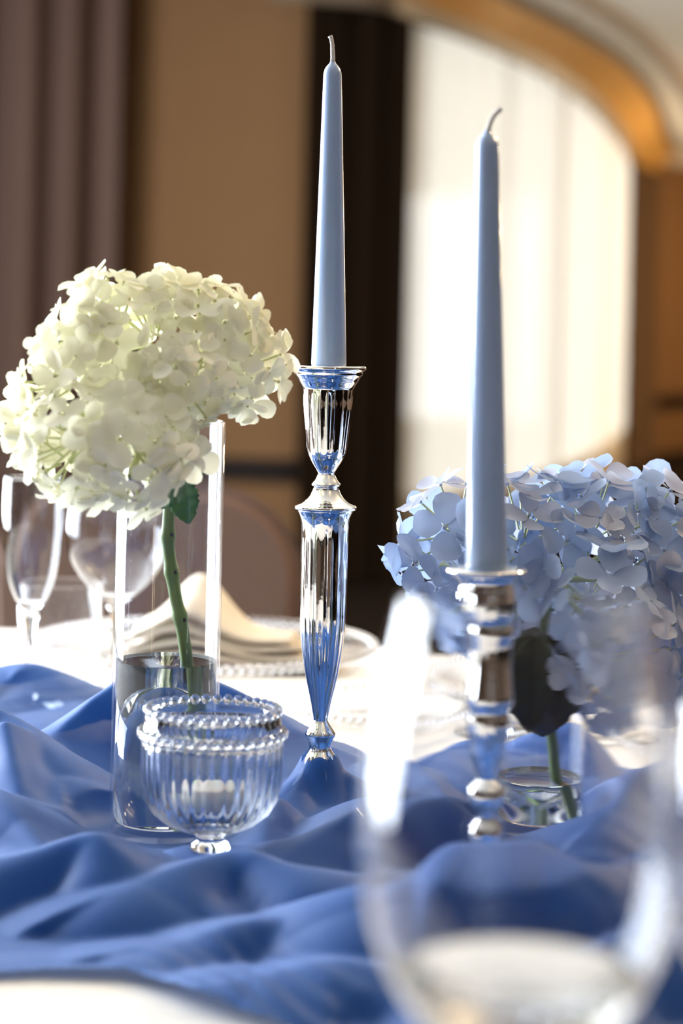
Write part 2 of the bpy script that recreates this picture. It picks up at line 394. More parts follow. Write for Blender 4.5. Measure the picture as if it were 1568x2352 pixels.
cs1=empty('candlestick',P_MAIN,'tall fluted silver candlestick with a sharp rim, its foot under blue organza','candlestick')
pm=lin(mainp,1.42,1884)
# split body in parts: socket cup, knop collar, shaft, base
def part_lathe(name,par,prof,idx0,idx1,ys,fl,mat,n=160):
    sub=prof[idx0:idx1+1]
    me=lathe(name,sub,n,(lambda i,a:fl(i+idx0,a)) if fl else None)
    return link(name,me,mat,par)
i1=[i for i,y in enumerate(yi) if y==1101][0]; i2=[i for i,y in enumerate(yi) if y==1182.5][0]; i3=[i for i,y in enumerate(yi) if y==1665][0]
part_lathe('candle_socket',cs1,pm,0,i1,yi,flute_main,M_SILVER)
part_lathe('collar',cs1,pm,i1,i2,yi,flute_main,M_SILVER)
part_lathe('shaft',cs1,pm,i2,i3,yi,flute_main,M_SILVER)
part_lathe('base',cs1,pm,i3,len(pm)-1,yi,flute_main,M_SILVER)

def candle(name,loc,lean,r0,r1,h,wick,label,neck=0.004):
    o=empty(name,loc,label,'candle'); o.rotation_euler=lean
    pr=[(0,0),(r0*0.97,0),(r0,0.002)]
    for k in range(1,13): pr.append((r0+(r1-r0)*k/12.0,0.002+(h-0.006-0.002)*k/12))
    pr+=[(r1*0.97,h-0.0045),(r1*0.86,h-0.0022),(r1*0.66,h-0.0003),(r1*0.42,h+0.0012),(r1*0.26,h+0.0028),(r1*0.20,h+neck),(0,h+neck)]
    link('wax_body',lathe('wax_body',pr,64),M_WAX,o)
    link('wick',tube('wick',[Vector(p)+Vector((0,0,h)) for p in wick],[0.0018,0.0016,0.0015,0.0014,0.0014,0.0017][:len(wick)],10),M_WICK,o)
    return o
hs=(1884-853)*1.42/F
candle('taper_candle',(P_MAIN.x,P_MAIN.y,P_MAIN.z+hs),(0,math.radians(-0.55),0),40.5*1.42/F,21*1.42/F,(851-160)*1.42/F,
    [(0.0,0,0),(0.0,0,0.006),(-0.0002,0,0.010),(-0.0004,0,0.014),(-0.0012,0,0.018),(-0.0020,0,0.0195)],
    'pale blue taper candle with an upright white wick in the tall silver candlestick')
rp=[(40,1312),(60,1312),(90,1310),(93,1314),(92,1320),(80,1326),(64,1334),(60,1345),(64,1355),(68,1368),(69,1385),(68,1402),(66,1416),(60,1428),(57,1436),(61,1446),(62,1460),(58,1475),(57,1500),(58,1530),(60,1560),(63,1585),(65,1602),(63,1618),(55,1632),(54,1640),(57,1652),(56,1680),(52,1705),(45,1735),(36,1760),(27,1780),(24,1790),(28,1796),(44,1806),(49,1820),(49,1838),(44,1852),(30,1864),(24,1874),(26,1884),(38,1896),(43,1912),(43,1930),(36,1948),(29,1962),(30,1975),(40,1995),(60,2025),(90,2060),(118,2088),(132,2100),(135,2106),(135,2114),(132,2117),(0,2117)]
ybr=2117
yr=[y for _,y in rp]
def flute_r(i,a):
    y=yr[i]
    k=1 if (1360<y<1420 or 1470<y<1610 or 1655<y<1760) else 0
    return 1-0.05*k*abs(math.sin(a*7))
cs2=empty('candlestick',P_RIGHT,'short turned silver candlestick of stacked knops beside the blue hydrangea','candlestick')
prr=lin(rp,1.18,ybr)
j1=yr.index(1436); j2=yr.index(1790)
part_lathe('candle_socket',cs2,prr,0,j1,yr,flute_r,M_SILVER,112)
part_lathe('shaft',cs2,prr,j1,j2,yr,flute_r,M_SILVER,112)
part_lathe('base',cs2,prr,j2,len(prr)-1,yr,flute_r,M_SILVER,112)
hs2=(ybr-1316)*1.18/F
candle('taper_candle',(P_RIGHT.x,P_RIGHT.y,P_RIGHT.z+hs2),(0,math.radians(-1.15),0),48*1.18/F,27*1.18/F,(1316-318)*1.18/F,
    [(0.0,0,0),(0.0007,0,0.005),(0.002,0,0.009),(0.004,0,0.012),(0.0062,0,0.0142),(0.0075,0,0.015)],
    'blue taper candle with a bent wick in the short silver candlestick')

# ------------------------------------------------------------------ cylinder vases with water
def vase(loc,r,h,water,label):
    o=empty('cylinder_vase',loc,label,'vase')
    t=0.0018
    pr=[(0,0),(r-0.003,0),(r-0.0008,0.001),(r,0.003),(r,h-0.001),(r-t/2,h),(r-t,h-0.001),(r-t,0.009),(r-t-0.003,0.007),(0,0.007)]
    link('glass_body',lathe('glass_body',pr,96),M_GLASS,o)
    rw=r-t-0.0004
    link('water',lathe('water',[(0,0.0074),(rw-0.003,0.0074),(rw,0.0095),(rw,water+0.0012),(rw-0.0012,water+0.0002),(rw-0.004,water),(0,water)],96),M_WATER,o)
    return o
VR=0.0335; VH=0.2585
vase(P_VASEW,VR,VH,0.107,'clear glass cylinder vase half filled with water holding the white hydrangea')
vase(P_VASEB,0.0335,0.150,0.032,'clear glass cylinder vase with shallow water holding the blue hydrangea')

# ------------------------------------------------------------------ hydrangeas
def floret_mesh(name, R, mat, eyemat, rnd, cup=0.35, wid=0.95):
    bm=bmesh.new()
    NA=14
    for q in range(4):
        a0=q*PI/2+rnd.uniform(-0.16,0.16); L=R*rnd.uniform(0.86,1.10); lift=rnd.uniform(0,0.10)*R+(0.07*R if q%2 else 0)
        tw=rnd.uniform(-0.3,0.3); cu=cup*rnd.uniform(0.4,1.6); curl=rnd.uniform(-0.5,0.8); ph=rnd.uniform(0,6.28)
        def P_(x,y):
            t=x/L; s_=y/L
            z=lift+R*(0.30*cu*t*t+0.75*cu*s_*s_-0.45*curl*max(0,t-0.5)**2*2+tw*s_*t*0.8+0.03*math.sin(9*s_+ph)*t)
            return bm.verts.new((x*math.cos(a0)-y*math.sin(a0),x*math.sin(a0)+y*math.cos(a0),z))
        cx=0.55*L; c0=P_(cx,0); prev=None
        for ri,rr in enumerate((0.38,0.72,1.0)):
            ring=[]
            for k in range(NA):
                an=2*PI*k/NA; ex=math.cos(an); ey=math.sin(an)
                wy=wid*(0.80+0.20*ex)            # broader towards the tip
                notch=1-0.05*(rr>0.9)*math.exp(-(an if an<PI else 2*PI-an)**2/0.05)
                ring.append(P_(cx+0.47*L*rr*ex*notch,0.47*L*rr*ey*wy))
            for k in range(NA):
                l=(k+1)%NA
                if prev is None: bm.faces.new((c0,ring[k],ring[l]))
                else: bm.faces.new((prev[k],ring[k],ring[l],prev[l]))
            prev=ring
    r=bmesh.ops.create_icosphere(bm,subdivisions=1,radius=R*0.07,matrix=Matrix.Translation((0,0,R*0.08)))
    for vv in r['verts']:
        for ff in vv.link_faces: ff.material_index=1
    me=from_bm(name,bm); me.materials.append(mat); me.materials.append(eyemat)
    me.polygons.foreach_set('use_smooth',[True]*len(me.polygons))
    return me
def flower(loc,label,spheres,R,spacing,mats,eyemat,stem_pts,stem_r,leaves,seed,avoid=None,limit=300,squash=1.0,nodes=(),wid=1.08,jit=0.42):
    rnd=random.Random(seed)
    o=empty('hydrangea',loc,label,'flower'); base=Vector(loc)
    meshes=[floret_mesh('floret',R,mats[k%len(mats)],eyemat,rnd,cup=rnd.uniform(0.2,0.9),wid=wid) for k in range(12)]
    cands=[]
    for (c,r) in spheres:
        n=int(4*PI*r*r/(spacing*spacing)*1.9)
        for k in range(n):
            z=1-2*(k+0.5)/n; a=k*2.399963+rnd.random(); q=math.sqrt(1-z*z)
            d=Vector((q*math.cos(a),q*math.sin(a)*squash,z)); rr=r*rnd.uniform(0.90,1.04)
            cands.append((c+d*rr,d,c))
    rnd.shuffle(cands); pts=[]
    # nearest to the viewer's side first so the visible half is fullest
    for p,d,c in cands:
        if any((p-c2).length<r2*0.86 for c2,r2 in spheres if c2 is not c): continue
        if avoid and avoid(p): continue
        if any((p-q[0]).length<spacing*0.72 for q in pts): continue
        pts.append((p,d,c))
    pts=pts[:limit]
    cen=sum((s[0] for s in spheres),Vector())/len(spheres)
    sbm=bmesh.new()
    for k,(p,d,c) in enumerate(pts):
        nn=(d*1.0+Vector((rnd.uniform(-jit,jit),rnd.uniform(-jit,jit),rnd.uniform(-jit,jit)))).normalized()
        f=bpy.data.objects.new('floret',meshes[k%len(meshes)]); C.objects.link(f); f.parent=o
        qt=nn.to_track_quat('Z','Y')
        f.rotation_mode='QUATERNION'; f.rotation_quaternion=qt @ Matrix.Rotation(rnd.uniform(0,PI),3,'Z').to_quaternion()
        s=rnd.uniform(0.82,1.15); f.scale=(s,s,s); f.location=p-base
        # stalk from the cluster centre to the floret
        a=c-base+(p-c)*0.25; b=p-base; t=(b-a).normalized(); sx=t.orthogonal().normalized(); sy=t.cross(sx)
        ring=[]
        for e in (a,b): ring.append([sbm.verts.new(e+(sx*math.cos(g)+sy*math.sin(g))*0.0008) for g in (0,2.1,4.2)])
        for g in range(3): sbm.faces.new((ring[0][g],ring[0][(g+1)%3],ring[1][(g+1)%3],ring[1][g]))
    for (c,r) in spheres:
        a=stem_pts[-1]-base; b=c-base; t=(b-a).normalized()
        if (b-a).length<0.004: continue
        sx=t.orthogonal().normalized(); sy=t.cross(sx); ring=[]
        for e in (a,b): ring.append([sbm.verts.new(e+(sx*math.cos(g*1.047)+sy*math.sin(g*1.047))*0.0022) for g in range(6)])
        for g in range(6): sbm.faces.new((ring[0][g],ring[0][(g+1)%6],ring[1][(g+1)%6],ring[1][g]))
    sk=link('flower_stalks',from_bm('flower_stalks',sbm),M_STALK,o); sk['kind']='stuff'
    sp=smooth_prof([tuple(p-base) for p in stem_pts],6); rr=[]
    for i in range(len(sp)):
        fr=i/(len(sp)-1); q=stem_r*(1.0-0.15*fr)
        for nd in nodes: q+=stem_r*0.28*math.exp(-((fr-nd)/0.018)**2)
        rr.append(q)
    stm=link('stem',tube('stem',sp,rr,14),M_STEM,o)
    for nd in nodes:
        p=Vector(sp[int(nd*(len(sp)-1))])
        link('bud_scar',ball('bud_scar',stem_r*0.35,8,6),M_NODE,stm).location=p+Vector((stem_r*0.55,-stem_r*0.85,0.001))
    for (p0,p1,wd,up,mat) in leaves:
        link('leaf',leaf_mesh(Vector(p0)-base,Vector(p1)-base,wd,Vector(up),rnd),mat,o)
    return o,len(pts)
def leaf_mesh(a,b,wd,up,rnd):
    t=(b-a); L=t.length; t.normalize(); s=t.cross(up).normalized(); nrm=s.cross(t).normalized()
    v=[];f=[]; nu=18; nv=7
    for i in range(nu+1):
        k=i/nu; hw=wd*(math.sin(PI*k**0.8)**0.75) if 0<k<1 else 0.0002
        for j in range(nv):
            q=(j/(nv-1)-0.5)*2
            ser=1+0.07*(1 if i%2 else -1)*(abs(q)>0.9)
            p=a+t*L*k+s*hw*q*ser+nrm*(abs(q)*hw*0.35-0.18*L*k*k+0.0012*math.cos(i*1.6)*abs(q))
            v.append(p)
    for i in range(nu):
        for j in range(nv-1):
            f.append((i*nv+j,i*nv+j+1,(i+1)*nv+j+1,(i+1)*nv+j))
    me=pydata('leaf',v,f)
    bm=bmesh.new(); bm.from_mesh(me); bmesh.ops.solidify(bm,geom=bm.faces[:],thickness=0.0005); bm.to_mesh(me); bm.free()
    return me
def sph(px,py,D,r): return (W(px,py,D), r*D/F)
ws=[sph(265,780,1.315,140),sph(355,790,1.33,150),sph(480,800,1.325,135),sph(560,845,1.33,88),sph(410,880,1.29,110),
    sph(185,880,1.30,125),sph(90,965,1.31,78),sph(190,1010,1.275,125),sph(300,1010,1.27,130),sph(385,1040,1.285,72),sph(300,1095,1.285,78),sph(160,1060,1.29,80)]
def avoidw(p): 
    return (Vector((p.x-P_VASEW.x,p.y-P_VASEW.y)).length<VR+0.004 and p.z<P_VASEW.z+VH+0.004)
wst=[Vector((P_VASEW.x+0.008,P_VASEW.y-0.004,TZ+0.012)),W(436,1760,1.366),W(432,1560,1.366),W(418,1440,1.364),W(403,1370,1.362),W(391,1290,1.360),W(386,1230,1.357),W(389,1150,1.352),W(392,1060,1.345),W(385,975,1.338),W(360,930,1.325)]
_,nw=flower(tuple(P_VASEW),'white hydrangea head with green stem in the tall cylinder vase',ws,0.0148,0.0150,[M_PETW],M_EYEG,wst,0.0042,
    [(W(402,1095,1.343),W(440,1205,1.345),0.010,(0.2,-1,0.3),M_LEAF),(W(398,1085,1.343),W(368,1170,1.344),0.008,(-0.2,-1,0.2),M_LEAF)],21,avoidw,nodes=(0.33,0.47,0.60))
bs=[sph(1050,1230,1.43,118),sph(1010,1300,1.44,85),sph(1200,1250,1.42,150),sph(1350,1250,1.44,160),sph(1460,1240,1.46,130),sph(1500,1330,1.44,150),sph(1350,1380,1.40,165),sph(1210,1380,1.41,130),sph(1060,1380,1.43,85),sph(1440,1500,1.37,130),sph(1600,1330,1.47,130)]
def avoidb(p): return (Vector((p.x-P_VASEB.x,p.y-P_VASEB.y)).length<0.0335+0.004 and p.z<P_VASEB.z+0.154)
bst=[Vector((P_VASEB.x+0.022,P_VASEB.y-0.006,TZ+0.012)),Vector((P_VASEB.x+0.012,P_VASEB.y-0.004,TZ+0.034)),W(1278,1700,1.40),W(1262,1600,1.40),W(1255,1500,1.40),W(1260,1400,1.40),W(1275,1330,1.41)]
_,nb=flower(tuple(P_VASEB),'blue hydrangea head with dark leaves in the vase behind the short candlestick',bs,0.0225,0.0225,[M_PETB,M_PETB2,M_PETB],M_EYEB,bst,0.0042,
    [(W(1255,1455,1.365),W(1262,1700,1.362),0.034,(0.1,-1,0.25),M_LEAFD),(W(1235,1440,1.362),W(1205,1690,1.36),0.021,(-0.3,-1,0.2),M_LEAFD),(W(1300,1490,1.362),W(1318,1660,1.362),0.015,(0.3,-1,0.2),M_LEAFD)],33,avoidb)
print('florets',nw,nb)

# ------------------------------------------------------------------ ribbed glass votive holder
HS=1.275/F
hold=empty('votive_holder',P_HOLD,'ribbed pressed glass votive cup with beaded rim on a short foot','candle holder')
# heights from the foot (px at that depth)
def hz(y): return (1962-y)*HS
op=[(0,1962),(40,1962),(46,1960),(48,1955),(44,1945),(34,1938),(32,1930),(40,1922),(70,1912),(105,1897),(135,1873),(152,1845),(161,1810),(164,1770),(164,1720),(162,1698),(172,1694),(174,1688),(170,1682),(160,1679),(157,1660),(156,1646),(154,1643)]
ip=[(150,1645),(150,1680),(151,1720),(150,1775),(146,1810),(134,1840),(112,1864),(82,1882),(45,1893),(0,1896)]
prof=[(r*HS,hz(y)) for r,y in op+ip]
nop=len(op)
def rib(i,a):
    if i<nop and 1700<=op[i][1]<=1915: return 1-0.030*abs(math.sin(a*17))
    return 1
link('glass_cup',lathe('glass_cup',prof,204,rib),M_CRYSTAL,hold)
bd=ball('bead',12*HS,14,9); bd.materials.append(M_CRYSTAL); bd.polygons.foreach_set('use_smooth',[True]*len(bd.polygons))
for (rad,y,nn) in ((162,1690,38),(149,1640,36)):
    for k in range(nn):
        a=2*PI*k/nn; b=bpy.data.objects.new('bead',bd); C.objects.link(b); b.parent=hold; b.location=(rad*HS*math.cos(a),rad*HS*math.sin(a),hz(y))
tl=empty('tealight',(P_HOLD.x,P_HOLD.y,P_HOLD.z+hz(1893)+0.003),'small white tealight candle inside the ribbed votive cup','candle')
link('wax_body',lathe('wax_body',[(0,0),(0.0118,0),(0.0122,0.001),(0.0165,0.005),(0.0168,0.016),(0.016,0.017),(0.004,0.0165),(0,0.0165)],40),M_WAXW,tl)
link('wick',tube('wick',[(0,0,0.016),(0,0,0.020),(0.001,0,0.023)],[0.0009,0.0008,0.0007],6),M_WICK,tl)

# ------------------------------------------------------------------ wine glasses
def wineglass(loc,prof_out,th,label,foot_r,stem_r,bowl_z,mat,solid=False,name='wine_glass',group=None,n=72):
    """prof_out: bowl profile from the bowl bottom (z) to the rim"""
    o=empty(name,loc,label,'glass',group)
    bo=smooth_prof(prof_out,5)
    if solid:
        inn=[(max(0.0,r-th),z) for r,z in bo if z>bowl_z+0.006][::-1]
        pr=[(0,bowl_z-0.004)]+bo+inn+[(0,bowl_z+0.006)]
        link('bowl',lathe('bowl',pr,n),mat,o)
    else:
        link('bowl',lathe('bowl',[(0.0003,bowl_z)]+bo,n),mat,o)
    link('stem',lathe('stem',[(0,0.004),(stem_r*2.2,0.004),(stem_r*1.2,0.012),(stem_r,0.03),(stem_r,bowl_z-0.02),(stem_r*1.5,bowl_z-0.006),(stem_r*2.4,bowl_z+0.0005),(0,bowl_z+0.0005)],32),mat,o)
    link('foot',lathe('foot',[(0,0),(foot_r,0),(foot_r,0.0012),(foot_r*0.5,0.003),(stem_r*2.2,0.005),(0,0.005)],n),mat,o)
    return o
D1=0.62
G1=onT(1165,D1); 
pxg=[(30,2462),(125,2432),(222,2352),(312,2210),(360,2060),(374,1940),(366,1820),(345,1680),(318,1540),(292,1410),(286,1382)]

def gz(y): return (ZC-(y-PY)*D1/F)-TZ
wineglass((G1.x,G1.y,TZ+0.001),[(r*D1/F,gz(y)) for r,y in pxg],0.0012,'large clear wine glass with a wide bowl and added water before the blue organza',0.038,0.0042,gz(2465),M_CRYSTAL,True,n=96)
fg=[o for o in C.objects if o.name=='wine_glass'][0]
bo=[(r,z) for r,z in smooth_prof([(r*D1/F,gz(y)) for r,y in pxg],5) if gz(2465)+0.006<z<gz(2228)]
wp=[(0,gz(2465)+0.0063)]+[(max(0,r-0.0016),z) for r,z in bo]
wp+=[(wp[-1][0],gz(2228)),(wp[-1][0]-0.0015,gz(2228)-0.0008),(0,gz(2228)-0.001)]
link('water',lathe('water',wp,96),M_WATER,fg)  # water added in the bowl to give its lower part a pale area
D2=0.72; G2=onT(1720,D2)
wineglass((G2.x,G2.y,TZ+0.001),[(r*D2/F,ZC-(y-PY)*D2/F-TZ) for r,y in [(30,2290),(100,2262),(165,2190),(205,2080),(215,1960),(205,1800),(190,1640),(185,1600)]],0.0012,
    'clear water goblet standing beside the large wine glass',0.034,0.0045,ZC-(2292-PY)*D2/F-TZ,M_CRYSTAL,True)
D3=1.815; G3=onT(66,D3)
def zz(y,D): return ZC-(y-PY)*D/F-TZ
wineglass((G3.x,G3.y,TZ+0.001),[(r*D3/F,zz(y,D3)) for r,y in [(9,1424),(30,1405),(52,1355),(64,1290),(69,1230),(69,1170),(67,1112)]],0.001,
    'slim clear water glass on a stem beside the beaded charger',0.030,0.0040,zz(1426,D3),M_CRYSTAL,True)
D4=1.84; G4=onT(262,D4)
wineglass((G4.x,G4.y,TZ+0.001),[(r*D4/F,zz(y,D4)) for r,y in [(8,1404),(30,1392),(75,1350),(108,1300),(118,1250),(115,1190),(104,1120),(98,1075)]],0.001,
    'wide clear red wine glass behind the white hydrangea vase',0.036,0.0035,zz(1406,D4),M_CRYSTAL,True)
D5=1.905; G5=onT(134,D5)
tu=empty('tumbler',(G5.x,G5.y,TZ+0.001),'low clear straight-sided tumbler between the stemmed glasses','glass')
r5=98*D5/F; h5=zz(1355,D5)
link('glass_body',lathe('glass_body',[(0,0),(r5*0.9,0),(r5*0.93,0.002),(r5,h5-0.001),(r5-0.001,h5),(r5-0.002,h5-0.001),(r5*0.9,0.006),(0,0.006)],64),M_GLASS,tu)
D6=1.74; G6=onT(1092,D6)
wineglass((G6.x,G6.y,TZ+0.001),[(r*D6/F,zz(y,D6)) for r,y in [(8,1474),(28,1462),(46,1415),(52,1350),(52,1290),(48,1230)]],0.001,
    'slim clear glass behind the short candlestick, half hidden by blue petals',0.030,0.0035,zz(1476,D6),M_CRYSTAL,True)

# ------------------------------------------------------------------ plates with beaded rims
def plate(px,D,r,nb,label,bead_r,dz=0.0):
    p=onT(px,D); o=empty('beaded_plate',(p.x,p.y,TZ+0.001+dz),label,'plate','glass plates with beaded rims')
    pr=smooth_prof([(0,0.003),(r*0.62,0.003),(r*0.72,0.006),(r*0.86,0.012),(r,0.016)],4)
    pr=pr+[(a,b-0.003) for a,b in pr[::-1]]
    link('plate_body',lathe('plate_body',pr,96),M_GLASS,o)
    me=ball('bead',bead_r,10,7); me.materials.append(M_CRYSTAL); me.polygons.foreach_set('use_smooth',[True]*len(me.polygons))
    for k in range(nb):
        a=2*PI*k/nb; b=bpy.data.objects.new('bead',me); C.objects.link(b); b.parent=o; b.location=((r+bead_r*0.4)*math.cos(a),(r+bead_r*0.4)*math.sin(a),0.0155)
    return o,p
_,PC1=plate(470,2.075,0.160,104,'large beaded glass charger carrying the cream folded napkin',0.0046)
_,PC2=plate(1290,1.93,0.150,98,'large beaded glass charger behind the blue hydrangea',0.0046)
_,PS1=plate(850,1.775,0.0725,58,'small beaded glass side plate behind the tall candlestick',0.0037)
_,PS2=plate(1680,1.67,0.0725,58,'small beaded glass side plate beyond the blue hydrangea vase',0.0037)
# napkins: each a stack of softly folded layers
def napkin(cx,cy,z0,lx,ly,rot,layers,label,lift=0.05,seed=1):
    o=empty('folded_napkin',(cx,cy,z0),label,'napkin','folded cream napkins on the chargers',rot)
    rnd=random.Random(seed)
    for k in range(layers):
        nu,nv=22,14; v=[];f=[]; s=1-0.10*k; ox=rnd.uniform(-.008,.008); pk=lift*(0.45+0.55*k/max(1,layers-1))
        for i in range(nu+1):
            for j in range(nv+1):
                a=i/nu-0.5; b=j/nv-0.5
                x=lx*s*a+ox; y=ly*s*b*(1-0.35*(a+0.5))
                z=0.003+k*0.007+pk*math.exp(-((a+0.16)/0.24)**2)*(0.75+0.5*b)+0.004*math.sin(7*b+k)*math.cos(5*a)
                v.append((x,y,z))
        for i in range(nu):
            for j in range(nv):
                q=i*(nv+1)+j; f.append((q,q+nv+1,q+nv+2,q+1))
        me=pydata('fold',v,f); bm=bmesh.new(); bm.from_mesh(me); bmesh.ops.solidify(bm,geom=bm.faces[:],thickness=0.0035); bmesh.ops.recalc_face_normals(bm,faces=bm.faces); bm.to_mesh(me); bm.free()
        link('fold',me,M_NAPKIN,o)
    return o
napkin(PC1.x+0.02,PC1.y-0.03,TZ+0.006,0.21,0.14,-0.10,4,'cream napkin folded in a soft peak on the charger behind the white hydrangea vase',0.050,2)
napkin(PC2.x+0.02,PC2.y+0.03,TZ+0.006,0.22,0.12,0.25,3,'cream napkin folded low on the charger behind the blue hydrangea',0.020,5)
# cutlery on the cloth beside the right-hand setting
def knife(loc,rot,label):
    o=empty('table_knife',loc,label,'knife',None,rot)
    v=[];f=[]
    prof=[(0.0,0.0095),(0.02,0.0105),(0.06,0.0105),(0.10,0.0085),(0.105,0.005)]
    for x,w_ in prof: v+=[(x,-0.004,0.001),(x,w_-0.004,0.001),(x,w_-0.004,0.002),(x,-0.004,0.0028)]
    n=len(prof)
    for i in range(n-1):
        for k in range(4): l=(k+1)%4; f.append((4*i+k,4*i+l,4*i+4+l,4*i+4+k))
    f.append((3,2,1,0)); f.append((4*n-4,4*n-3,4*n-2,4*n-1))
    link('blade',pydata('blade',v,f),M_STEEL,o,smooth=False)
    link('handle',tube('handle',[(-0.105,0,0.005),(-0.09,0,0.005),(-0.04,0,0.004),(0.003,0,0.003)],[0.004,0.005,0.0042,0.003],10),M_STEEL,o)
def fork(loc,rot,label):
    o=empty('table_fork',loc,label,'fork',None,rot)
    link('handle',tube('handle',[(-0.11,0,0.004),(-0.09,0,0.005),(-0.03,0,0.004),(0.02,0,0.005),(0.03,0,0.004)],[0.004,0.005,0.003,0.003,0.006],10),M_STEEL,o)
    for k in range(4):
        y=(k-1.5)*0.0052
        link('tine',tube('tine',[(0.028,y*0.8,0.004),(0.045,y,0.003),(0.075,y,0.005)],[0.0021,0.0018,0.001],8),M_STEEL,o)
pk=onT(1420,1.76); knife((pk.x,pk.y,TZ+0.001),math.radians(8),'steel table knife on the white cloth beside the blue hydrangea')
pf=onT(1470,1.71); fork((pf.x,pf.y,TZ+0.001),math.radians(10),'steel table fork on the white cloth beside the blue hydrangea')

# ------------------------------------------------------------------ blue organza runner
# ridges: crest polyline (column, row, depth of the crest), flank widths (front, back)
LEAN=0.85
def R_(pts,wf,wb): 
    o=[]
    for px,py,D in pts:
        p=W(px,py,D); h=p.z-TZ; o.append((p.x,p.y+LEAN*h,h))
    return (o,wf,wb)
RID=[
 R_([(-80,1575,1.70),(30,1530,1.70),(105,1540,1.69),(180,1625,1.66)],0.13,0.10),
 R_([(95,1730,1.48),(190,1625,1.50),(290,1565,1.51),(420,1560,1.51),(540,1592,1.50),(640,1650,1.49),(690,1715,1.47)],0.072,0.09),
 R_([(-80,1610,1.47),(10,1640,1.46),(80,1695,1.43),(120,1800,1.40)],0.08,0.06),
 R_([(15,1665,1.41),(30,1760,1.38),(50,1850,1.35)],0.04,0.05),
 R_([(-60,1820,1.31),(30,1862,1.28),(95,1935,1.25)],0.055,0.06),
 R_([(-90,1985,1.20),(60,1955,1.195),(200,1912,1.19),(250,1935,1.18),(330,2010,1.165)],0.052,0.075),
 R_([(315,2030,1.155),(400,1992,1.165),(520,1960,1.175),(570,1966,1.17),(640,2000,1.16),(780,2030,1.15),(900,2050,1.145)],0.052,0.065),
 R_([(600,2010,1.22),(700,1950,1.245),(800,1895,1.27),(900,1850,1.29),(980,1835,1.30)],0.042,0.07),
 R_([(810,1795,1.45),(900,1750,1.48),(1000,1718,1.50),(1070,1705,1.51),(1130,1730,1.52)],0.11,0.07),
 R_([(870,1770,1.44),(950,1850,1.36),(1010,1900,1.32)],0.04,0.05),
 R_([(1180,1730,1.53),(1260,1700,1.54),(1330,1682,1.54),(1380,1720,1.52),(1420,1790,1.49)],0.08,0.06),
 R_([(1380,1900,1.30),(1470,1845,1.33),(1568,1780,1.37),(1680,1740,1.40)],0.08,0.07),
 R_([(900,2030,1.10),(1000,1995,1.09),(1120,1985,1.085),(1250,1985,1.085),(1380,2000,1.09),(1500,1980,1.13),(1640,1930,1.16)],0.08,0.035),
 R_([(380,2180,1.09),(480,2140,1.095),(600,2125,1.10),(720,2150,1.09),(840,2230,1.065)],0.038,0.05),
 R_([(640,2240,1.03),(760,2210,1.035),(900,2230,1.03),(1050,2300,1.01)],0.05,0.05),
 R_([(1250,2230,1.02),(1400,2180,1.03),(1650,2120,1.06)],0.06,0.05),
 R_([(640,1980,1.28),(632,1900,1.32),(648,1850,1.35)],0.022,0.03),
]
X0,X1,Y0,Y1=-0.52,0.56,0.94,1.88
NX,NY=480,418
gx=np.linspace(X0,X1,NX); gy=np.linspace(Y0,Y1,NY)
GX,GY=np.meshgrid(gx,gy)
def vnoise(x,y,s,seed):
    r=np.random.RandomState(seed); o=np.zeros_like(x)
    for k in range(9):
        a=r.uniform(0,2*PI); fq=s*r.uniform(0.6,1.6); o+=np.sin((x*math.cos(a)+y*math.sin(a))*fq+r.uniform(0,6.28))
    return o/3.0
WX=GX+0.005*vnoise(GX,GY,28,1); WY=GY+0.005*vnoise(GX,GY,28,2)
def ridge_field(poly,wf,wb):
    best=np.full(WX.shape,1e9); hh=np.zeros_like(WX); side=np.zeros_like(WX); sc=np.zeros_like(WX); acc=0
    P=[Vector(p) for p in smooth_prof(poly,5)]
    for a,b in zip(P,P[1:]):
        dx,dy=b.x-a.x,b.y-a.y; L2=dx*dx+dy*dy+1e-12
        t=np.clip(((WX-a.x)*dx+(WY-a.y)*dy)/L2,0,1)
        ex=WX-(a.x+t*dx); ey=WY-(a.y+t*dy); d=np.sqrt(ex*ex+ey*ey)
        m=d<best; best=np.where(m,d,best); hh=np.where(m,a.z+t*(b.z-a.z),hh); side=np.where(m,ey*abs(dx)-ex*dy*np.sign(dx+1e-9),side)
        sc=np.where(m,acc+t*math.sqrt(L2),sc); acc+=math.sqrt(L2)
    # flank width breathes along the crest, so the base is scalloped like pulled cloth
    br=1+0.17*np.sin(sc*48+hh*40)+0.07*np.sin(sc*120+1.0)
    t=np.clip(best/(np.where(side<0,wf,wb)*br),0,1)
    p=np.where(side<0,1-t**1.45,(1-t**1.25))
    return np.clip(hh,0.004,None)*np.clip(p,0,1)
H=np.zeros_like(GX)
for poly,wf,wb in RID:
    r=ridge_field(poly,wf,wb)
    H=np.maximum(H,r)
def blur(A,n):
    for _ in range(n):
        B=np.pad(A,1,mode='edge'); A=(B[1:-1,1:-1]*2+B[:-2,1:-1]+B[2:,1:-1]+B[1:-1,:-2]+B[1:-1,2:])/6
    return A
H=blur(H,3)
# low undulation plus fine drawn wrinkles that follow the cloth
H+=0.0035*np.clip(vnoise(GX,GY,38,9)+0.3,0,None)+0.0005*np.sin(240*(WX*0.55+WY*0.83)+7*vnoise(GX,GY,22,13))*np.clip(vnoise(GX,GY,16,15),0,1)
H=np.clip(H,0.0,None)+0.0022
def press(c,r0,r1,level):
    global H
    d=np.sqrt((GX-c.x)**2+(GY-c.y)**2); k=np.clip((d-r0)/(r1-r0),0,1); k=k*k*(3-2*k)
    H=level*(1-k)+H*k
press(P_VASEW,VR+0.004,VR+0.030,0.0024)
press(P_VASEB,VR+0.004,VR+0.03,0.0024)
press(P_HOLD,0.014,0.040,0.0138)
press(P_RIGHT,0.034,0.050,0.0024)
